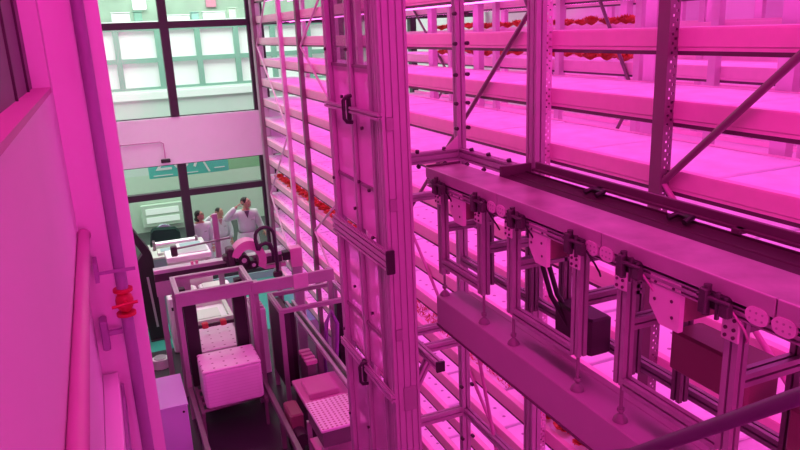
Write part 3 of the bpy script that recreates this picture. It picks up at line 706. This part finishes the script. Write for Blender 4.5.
# ------------------------------------------------------------------ left wall things
pp = empty('water_pipe', (0, 5.86, 0), 'dark vertical water pipe with a red valve in front of the pilaster', 'pipe')
px_ = -.062
MB().tube([(px_, 0, 0), (px_, 0, 3.0)], .048, 16).build('lower_pipe', M['pipe'], pp)
MB().tube([(px_, 0, 3.22), (px_, 0, 8.5)], .046, 16).build('upper_pipe', M['pipe'], pp)
v = MB().ball((px_, 0, 3.12), .072, .072, .10).build('valve', M['red'], pp)
for z in (3.0, 3.21): MB().tube([(px_, 0, z), (px_, 0, z + .025)], .078, 16).build('flange', M['red'], v)
MB().tube([(px_, -.08, 3.13), (px_, -.14, 3.13)], .02, 8).tube([(px_ - .10, -.14, 3.13), (px_ + .10, -.14, 3.15)], .014, 8).build('valve_handle', M['red'], v)
MB().box(px_ - .17, px_ + .12, -.08, -.062, 3.40, 3.425).box(px_ - .19, px_ - .16, -.09, .13, 3.34, 3.50).build('bracket', M['pipe'], pp)
MB().box(px_ - .22, px_ - .16, -.03, .13, 2.72, 2.98, .01).box(px_ - .16, px_ - .05, .0, .04, 2.84, 2.88).build('bracket', M['pipe'], pp)
o = MB().tube([(-.285, -3.5, H - 1.58), (-.285, 2.8, H - 1.55), (-.285, 5.9, H - 1.49)], .045, 14).ball((-.285, 5.92, H - 1.49), .055).build('wall_pipe', M['redpipe'])
tag(o, 'salmon pink pipe running level along the left wall towards the camera', 'pipe')
t = empty('cable_trunking', (-.327, 0, 2.35), 'pale box trunking low along the left wall, ending at the pilaster', 'trunking')
MB().box(.0, .125, -3, 5.98, 0, .10, .006).build('duct', M['wall'], t)
MB().box(.126, .15, -3, 5.98, -.25, -.02).build('dark_side', M['pipe'], t)  # dark strip standing in for the shade beside and under the duct

# ------------------------------------------------------------------ machines on the floor
def sqf(name, x0, x1, y0, y1, zt, label, t=.06, mm='alu'):
    r = empty(name, (x0, y0, 0), label, 'machine frame'); W, Dp = x1 - x0, y1 - y0
    for x in (t / 2, W - t / 2):
        for y in (t / 2, Dp - t / 2): prof(MB(), (x, y, 0), (x, y, zt - t), t, t, 1, 1).build('leg', M[mm], r)
    for y in (t / 2, Dp - t / 2): prof(MB(), (0, y, zt - t / 2), (W, y, zt - t / 2), t, t, 1, 1, (0, 1, 0)).build('top_rail', M[mm], r)
    for x in (t / 2, W - t / 2): prof(MB(), (x, t, zt - t / 2), (x, Dp - t, zt - t / 2), t, t, 1, 1, (1, 0, 0)).build('top_rail', M[mm], r)
    return r
A = sqf('lifting_frame', .53, 1.58, 9.22, 9.99, 1.90, 'pink lit open box frame around the stacked white boards, left of the other frame', .065, 'lift')
for x in (.09, .76):
    MB().box(x, x + .17, .10, .22, .44, 1.80, .01).build('slide_column', M['black'], A)
for x in (.067, .87):
    MB().box(x, x + .11, .50, .62, .44, 1.78, .01).build('slide_column', M['black'], A)
MB().box(.0, 1.05, .012, .055, 1.70, 1.832).build('front_panel', M['lift'], A)
MB().box(.066, .984, .02, .06, .20, .26).build('lower_rail', M['alu_dark'], A)
for x in (.0, .985): MB().box(x, x + .065, -2.6, 0, .42, .50, .006).build('floor_rail', M['alu_dark'], A)
for x in (.0, .985):
    for y in (-2.5, -1.3): MB().box(x + .005, x + .06, y, y + .06, 0, .42).build('rail_foot', M['alu_dark'], A)
Bf = sqf('lifting_frame', 1.85, 2.92, 8.93, 9.70, 1.50, 'second open box frame right of the first, holding black columns', .06, 'lift')
for x in (.07, .86):
    MB().box(x, x + .16, .10, .22, .25, 1.44, .01).build('slide_column', M['black'], Bf)
MB().box(.07, .20, .50, .62, .25, 1.42, .01).build('slide_column', M['black'], Bf)
MB().box(.0, .16, .09, .70, .3, 1.43).build('dark_side', M['blk2'], Bf)
# crossbeam between the frames
o = empty('crossbeam', (1.585, 9.3, H - 3.54), 'flat pink beam with a bracket linking the two box frames', 'beam')
MB().box(0, 1.2, 0, .06, 0, .18, .006).build('web', M['lift'], o)
MB().box(.58, .80, -.02, -.001, -.02, .20, .004).build('bracket', M['plate'], o)
MB().box(1.12, 1.18, .06, .12, -H + 3.54, .18).build('leg', M['lift'], o)
MB().box(.02, .08, .06, .12, -H + 3.54, .18).build('leg', M['lift'], o)

# roller bed below the boards
rb = empty('roller_bed', (.62, 8.55, 0), 'long low roller bed carrying white boards through the left frame', 'conveyor')
for x in (0, .84): MB().box(x, x + .05, 0, 2.85, .36, .43, .005).build('side_rail', M['alu_dark'], rb)
for x in (0, .84):
    for y in (.05, 1.6, 2.7): MB().box(x + .005, x + .045, y, y + .05, 0, .36).build('leg', M['alu_dark'], rb)
for k in range(14): MB().tube([(.05, .1 + .2 * k, .40), (.84, .15 + .2 * k, .40)], .025, 8).build('roller', M['alu_dark'], rb)

def stack(x0, x1, y0, y1, z0, z1, label, n=1):
    r = empty('board_stack', ((x0 + x1) / 2, (y0 + y1) / 2, z0), label, 'board stack'); W, Dp, Hh = (x1 - x0) / 2, (y1 - y0) / 2, z1 - z0
    MB().box(-W, W, -Dp, Dp, 0, Hh - .03, .03).build('boards', M['stack'], r)
    MB().box(-W, W, -Dp, Dp, Hh - .0299, Hh, .012).build('top_board', M['stacktop'], r); return r
stack(.70, 1.47, 8.60, 9.20, .425, .98, 'tall pink lit stack of white foam boards at the front of the left frame')
stack(.74, 1.385, 9.48, 10.40, .425, .88, 'stack of white boards just behind the left frame columns')
t = empty('board_bin', (1.08, 10.95, .425), 'pale green rimmed tray of boards behind the second stack', 'tray')
MB().box(-.36, .36, -.44, .44, 0, .42, .02).build('base', M['white'], t)
MB().box(-.36, .36, -.44, -.38, .4201, .50).box(-.36, .36, .38, .44, .4201, .50).box(-.36, -.30, -.38, .38, .4201, .50).box(.30, .36, -.38, .38, .4201, .50).build('rim', M['palegreen'], t)
MB().box(-.2, .2, -.2, .2, .4201, .44).build('lid', M['palegreen'], t)
for i, (x, lab) in enumerate(((.80, 'white feeder unit behind the gantry beam, left of its twin'), (1.36, 'white feeder unit behind the gantry beam, right of its twin'))):
    t = empty('feeder_unit', (x, 11.75, 0), lab, 'machine')
    MB().box(-.26, .26, -.2, .3, .0, 1.0, .02).build('body', M['white'], t)
    MB().box(-.20, .20, -.14, .24, 1.0, 1.03).build('lid', M['palegreen'], t)
    MB().box(-.22, -.02, -.206, -.2, .78, .84).build('slot', M['black'], t)
cb = empty('clamp_bar', (.62, 9.86 + .2, 1.02), 'dark bar with two red clamps across the white boards', 'bar')
bar(MB(), (-.03, 0, 0), (.92, 0, 0), .03, .05).build('bar', M['blk2'], cb)
for x in (.28, .55): MB().box(x, x + .09, -.05, .05, -.03, .05, .01).build('clamp', M['red'], cb)
for x in (-.06, .92): MB().box(x, x + .03, -.03, .03, -1.02, .03).build('post', M['alu_dark'], cb)

# gantry beam with the gripper robot
G = empty('gantry_beam', (.35, 10.5, 0), 'grey gantry beam with dark underside spanning behind the left frame', 'gantry')
MB().box(0, 1.95, 0, .16, 1.80, 1.86, .004).build('top_plate', M['greycover'], G)
MB().box(0, 1.95, .01, .15, 1.68, 1.799).build('girder', M['blk2'], G)
for x in (.02, 1.85): prof(MB(), (x + .04, .08, 0), (x + .04, .08, 1.68), .08, .08, 2, 2).build('leg', M['lift'], G)
for x in (.55, .62): MB().box(x, x + .04, .04, .09, 1.86, 1.90).build('stop', M['pinkscarf'], G)
MB().box(0, .5, -.01, .0, 1.45, 1.68).build('end_panel', M['lift'], G)
Rb = empty('gripper_robot', (1.72, 10.40, 1.86), 'curved pink gripper robot with black motors on the gantry beam', 'robot')
arc = [(-.20 + .46 * (1 - math.cos(a)) * .95 - .02, .25 * math.sin(a) * 1.0 + .10) for a in [math.pi * q / 16 for q in range(0, 9)]]
outer = [(-.26, .17), (-.18, .27), (-.02, .32), (.12, .29), (.22, .20), (.27, .06), (.28, -.18)]
outer = [(.02 + .27 * math.cos(a), -.02 + .33 * math.sin(a)) for a in [R(160 - 10 * q) for q in range(20)]]
inner = [(.02 + .15 * math.cos(a), -.02 + .19 * math.sin(a)) for a in [R(-30 + 10 * q) for q in range(20)]]
inner_ = [(.17, -.18), (.16, .0), (.10, .10), (.0, .13), (-.12, .12), (-.20, .10)]
MB().prism(outer[::-1] + inner[::-1] if False else (outer + inner)[::-1], (0, -.12, 0), (1, 0, 0), (0, 0, 1), (0, .24, 0)).build('hood', M['robot'], Rb)
MB().box(-.30, -.18, -.10, .10, -.10, .22, .02).box(-.36, -.26, -.08, .06, .02, .12, .02).build('head_block', M['blk2'], Rb)
MB().tube([(-.06, -.15, .02), (-.06, .12, .02)], .085, 14).tube([(.08, -.14, -.08), (.08, .12, -.08)], .07, 14).box(-.16, .14, -.08, .1, -.17, -.06, .01).build('motor', M['black'], Rb)
MB().tube([(-.06, -.155, .02), (-.06, -.15, .02)], .04, 12).tube([(.08, -.145, -.08), (.08, -.14, -.08)], .03, 12).build('motor_cap', M['greycover'], Rb)
ch = empty('cable_chain', (2.0, 10.22, 1.6), 'black cable chain looping upright beside the gripper robot', 'cable chain')
loop = [(-.12, 0, .42), (-.145, 0, .60)] + [(-.0 + .145 * -math.cos(a), 0, .62 + .145 * math.sin(a)) for a in [math.pi * q / 10 for q in range(1, 10)]] + [(.145, 0, .60), (.155, 0, .3), (.15, 0, .02)]
MB().tube(loop, .028, 8).build('chain', M['chain'], ch)
MB().tube([(-.12, 0, .42), (-.08, 0, .49), (-.0, 0, .515), (.07, 0, .48), (.11, 0, .36), (.11, 0, .22)], .034, 8).build('inner_chain', M['chain'], ch)
MB().box(.12, .18, -.025, .025, -1.6, -.0601).build('support', M['alu_dark'], ch)
MB().box(.08, .22, -.03, .03, -.06, .03, .01).build('anchor', M['blk2'], ch)
x_ = empty('transfer_arm', (2.02, 10.54, H - 3.52), 'pink horizontal arm ending in a black coupler at the rack', 'arm')
MB().box(-.0, .35, 0, .10, .0, .07, .006).box(-.0, .35, 0, .10, -.10, -.04, .006).build('rails', M['robot'], x_)
MB().box(.30, .42, -.03, .12, .0, .14, .008).build('coupler', M['black'], x_)
MB().box(.42, .62, -.02, .16, -.14, .18, .01).build('plate', M['robot'], x_)
MB().box(.45, .60, .02, .12, -1.68, -.141).build('leg', M['lift'], x_)

po = empty('marker_pole', (1.448, 11.47, 0), 'pink square pole with a thin crossarm in front of the people', 'pole')
prof(MB(), (0, 0, 0), (0, 0, H - 2.83), .09, .06, 2, 1).build('pole', M['lift'], po)
MB().tube([(-.69, -.05, H - 3.31), (.21, -.05, H - 3.26)], .018, 8).build('crossarm', M['alu_dark'], po)
MB().box(-.76, -.66, -.1, 0, H - 3.43, H - 3.26, .01).build('arm_knob', M['blk2'], po)

# console, hood, cabinets by the window
k_ = empty('operator_console', (.30, 12.3, 0), 'black slanted operator console by the left end of the window', 'console')
MB().prism([(-.10, 0), (.16, 0), (.13, 1.55), (.10, 1.66), (-.15, 2.13), (-.24, 2.08), (-.03, 1.62), (-.20, 1.40)][::1], (0, 0, 0), (1, 0, 0), (0, 0, 1), (0, .22, 0)).build('body', M['black'], k_)
MB().prism([(.03, .25), (.07, .25), (.02, 1.2), (-.02, 1.2)], (0, -.012, 0), (1, 0, 0), (0, 0, 1), (0, .011, 0)).build('grey_strip', M['greycover'], k_)
MB().prism([(.0, 0), (.34, .0), (.34, .015), (0, .015)], (-.1, -.05, 0), (1, 0, 0), (0, 0, 1), (0, .35, 0)).build('foot', M['blk2'], k_)
c_ = empty('floor_cabinet', (.20, 12.9, 0), 'slim white-green cabinet on the green floor beside the pilaster', 'cabinet')
MB().box(-.1, .14, 0, .4, 0, 1.0, .015).build('body', M['white'], c_)
MB().box(-.05, .09, .05, .2, 1.0, 1.03).build('top_slot', M['black'], c_)
w_ = empty('workbench', (.45, 12.95, 0), 'teal workbench with white instruments in front of the window', 'bench')
MB().box(0, .98, 0, .9, .0, 1.30, .01).build('cabinet', M['teal'], w_)
MB().box(-.03, 1.01, -.03, .93, 1.30, 1.34, .005).build('worktop', M['palegreen'], w_)
h_ = empty('machine_hood', (.77, 13.75, 1.3401), 'dark green rounded machine hood on the bench', 'hood')
MB().prism([(-.30, 0), (.27, 0), (.27, .22), (.20, .30), (-.20, .33), (-.25, .28)], (0, -.1, 0), (1, 0, 0), (0, 0, 1), (0, .22, 0)).build('housing', mat('dark_green_casing', (.015, .05, .035), .8, spec=.1), h_)
MB().tube([(.0, .125, .20), (.0, .2, .20)], .165, 18).build('drum', M['teal'], h_)
s_ = empty('silver_roller', (.5, 13.45, 1.34), 'silver roller lying across the bench before the dark hood', 'roller')
MB().tube([(.05, 0, .085), (.78, 0, .085)], .065, 14).build('cylinder', M['greycover'], s_)
for x in (.0, .78): MB().box(x, x + .05, -.07, .07, 0, .17, .01).build('bearing', M['alu_dark'], s_)
for nm, x0, x1, y0, y1, hh, mm, lab in (
    ('instrument_case', .90, 1.40, 13.0, 13.32, .10, 'white', 'flat white instrument case at the right of the bench'),
    ('instrument_case', .55, .85, 13.0, 13.3, .06, 'palegreen', 'low pale green instrument case at the left of the bench')):
    o = empty(nm, ((x0 + x1) / 2, (y0 + y1) / 2, 1.3401), lab, 'instrument'); W, Dp = (x1 - x0) / 2, (y1 - y0) / 2
    MB().box(-W, W, -Dp, Dp, 0, hh, .01).build('case', M[mm], o)
    MB().box(-W + .06, W - .06, -Dp + .04, Dp - .06, hh, hh + .008).build('screen', M['teal'], o)
    MB().box(W - .14, W - .08, -Dp - .004, -Dp, .02, hh - .02).build('port', M['black'], o)
t = empty('instrument_printer', (1.08, 12.2, 0), 'white boxy instrument on a stand between bench and gantry beam', 'instrument')
MB().box(-.42, .30, -.1, .34, 0, 1.45, .015).build('stand', M['palegreen'], t)
MB().box(-.44, .32, -.12, .36, 1.45, 1.55, .012).build('case', M['white'], t)
MB().box(-.30, .28, -.02, .34, 1.5501, 1.575, .006).build('cover', M['greycover'], t)
for x in (.02, .12, .20): MB().box(x, x + .05, -.124, -.12, 1.22, 1.42).build('vent', M['black'], t)
t = empty('waste_bin', (.28, 11.15, 0), 'small pale bin on the dark floor beside the console', 'bin')
MB().prism([(.14 * math.cos(2 * math.pi * q / 12), .12 * math.sin(2 * math.pi * q / 12)) for q in range(12)], (0, 0, 0), (1, 0, 0), (0, 1, 0), (0, 0, .16), True).build('body', M['white'], t)
MB().tube([(0, 0, .16), (0, 0, .18)], .10, 12).build('lid', M['greycover'], t)

# lavender electrical cabinet
e_ = empty('electrical_cabinet', (-.1, 7.86, 0), 'lavender metal electrical cabinet standing at the foot of the pilaster', 'cabinet')
MB().box(-.1, .52, 0, .83, 0, .98, .008).build('body', M['violet'], e_)
MB().box(-.11, .53, -.01, .84, .98, 1.0, .004).build('lid', M['violet'], e_)
MB().tube([(.47, -.004, .90), (.47, 0, .90)], .015, 10).build('lock', M['black'], e_)

# right-hand line
t = empty('rail_track', (2.28, 7.3, 0), 'pair of grey guide rails running through the right frame', 'rail')
for x in (0, .10): MB().box(x, x + .045, 0, 3.2, .95, 1.0, .005).build('rail', M['greycover'], t)
MB().box(.04, .105, 0, 3.2, .90, .948).build('channel', M['blk2'], t)
for y in (.1, 1.5, 3.0): MB().box(.03, .11, y, y + .08, 0, .90).build('leg', M['alu_dark'], t)
t = empty('plug_tray_stand', (1.73, 6.70, 0), 'white tray full of small holes on a pink framed stand, lower middle', 'tray stand')
MB().box(0, .54, 0, .68, .86, .90, .008).build('tray', M['seedtray'], t)
MB().box(.02, .52, .02, .66, .66, .8599).build('tray_well', M['alu_dark'], t)
for x in (0.0, .49):
    for y in (0.0, .63): prof(MB(), (x + .025, y + .025, 0), (x + .025, y + .025, .66), .05, .05).build('leg', M['lift'], t)
MB().box(-.0, .54, .04, .6, .42, .46, .005).build('lower_shelf', M['robot'], t)
t = empty('press_table', (1.84, 7.75, 0), 'low pink table with a raised flat block behind the holed tray', 'table')
MB().box(0, .62, 0, .78, .56, .62, .01).build('table_top', M['robot'], t)
MB().box(.08, .48, .15, .58, .6201, .70, .012).build('block', M['robot'], t)
MB().box(.04, .58, .04, .74, 0, .5599).build('base', M['blk2'], t)
t = empty('slatted_feeder', (2.10, 9.05, 0), 'pink slatted feeder inside the right frame', 'feeder')
for k in range(4): MB().box(0, .16, .12 * k - .4, .12 * k - .33, .72, .78, .006).build('slat', M['robot'], t)
MB().box(.02, .14, -.38, .06, .0, .72).build('side', M['alu_dark'], t)
t = empty('white_rack_unit', (1.66, 10.1, 0), 'white ribbed unit seen between the two box frames', 'machine')
MB().box(0, .22, 0, .6, .0, 1.1, .01).build('body', M['white'], t)
for k in range(5): MB().box(.02, .20, .03 + .11 * k, .09 + .11 * k, 1.1, 1.14).build('rib', M['strip'], t)
t = empty('motor_drive', (1.60, 7.66, 0), 'dark motor drive on the floor between the two lines', 'motor')
MB().box(0, .17, 0, .4, .30, .60, .02).build('gear_case', M['motor'], t)
MB().tube([(.08, -.2, .35), (.08, .0, .35)], .09, 12).build('motor', M['blk2'], t)
MB().box(.02, .15, .02, .36, 0, .30).build('base', M['blk2'], t)
hx_ = .11
o = MB().tube([(2.42 + hx_, 9.25, .02), (2.41 + hx_, 9.22, .5), (2.42 + hx_, 9.08, .9), (2.42 + hx_, 9.0, 1.15), (2.50 + hx_, 9.0, 1.32), (2.58 + hx_, 9.0, 1.1), (2.56 + hx_, 9.0, .8), (2.5 + hx_, 8.9, .6), (2.46 + hx_, 8.88, 0.0)], .03, 10)
tag(o.build('hose', M['cable']), 'violet looping hose inside the right frame', 'hose')

# ------------------------------------------------------------------ lamps
def area(name, loc, rot, sx_, sy_, col, power):
    l = bpy.data.lights.new(name, 'AREA'); l.shape = 'RECTANGLE'; l.size = sx_; l.size_y = sy_; l.color = col; l.energy = power
    o = bpy.data.objects.new(name, l); COL.objects.link(o); o.location = loc; o.rotation_euler = rot; return o
PINK = (1, .04, .50)
area('aisle_fill', (-.05, 4.5, 8.1), (0, R(-38), 0), .6, 12, PINK, 330)  # added fill above the aisle, brightens the rack-side faces
area('entrance_fill', (.9, -3.3, 3.8), (R(90), 0, 0), 2.2, 4, PINK, 210)  # added unseen fill behind the camera, brightens the faces turned to it
area('corridor_daylight', (2.5, 17.5, 8.3), (0, 0, 0), 6, 4, (.90, 1, .92), 520)
o = area('service_lamp', (1.1, 12.9, 8.3), (0, 0, 0), 2.0, 2.2, (.84, 1, .90), 48); o.data.spread = R(60)
wd = bpy.data.worlds.new('daylight'); S.world = wd; wd.use_nodes = True
bg = wd.node_tree.nodes['Background']; bg.inputs[0].default_value = (.82, 1, .92, 1); bg.inputs[1].default_value = 1.0

# ------------------------------------------------------------------ camera
yaw, pitch, roll, f = .394661743, .276171537, -.0431774424, 692.786974
fw = Vector((math.sin(yaw) * math.cos(pitch), math.cos(yaw) * math.cos(pitch), -math.sin(pitch)))
rt = Vector((math.cos(yaw), -math.sin(yaw), 0)); up = rt.cross(fw)
c, s = math.cos(roll), math.sin(roll); r_ = rt * c + up * s; u_ = up * c - rt * s
cam = bpy.data.cameras.new('camera'); co = bpy.data.objects.new('camera', cam); COL.objects.link(co)
co.matrix_world = Matrix(((r_.x, u_.x, -fw.x, 0), (r_.y, u_.y, -fw.y, 0), (r_.z, u_.z, -fw.z, H), (0, 0, 0, 1)))
cam.sensor_width = 36; cam.lens = f / 800 * 36; cam.clip_start = .02; cam.clip_end = 200
S.camera = co
S.view_settings.view_transform = 'Standard'; S.view_settings.look = 'None'; S.view_settings.gamma = 1; S.view_settings.exposure = 0
S.view_settings.use_curve_mapping = False
S.cycles.use_denoising = True; S.cycles.max_bounces = 8; S.cycles.transparent_max_bounces = 12; S.cycles.sample_clamp_indirect = 6
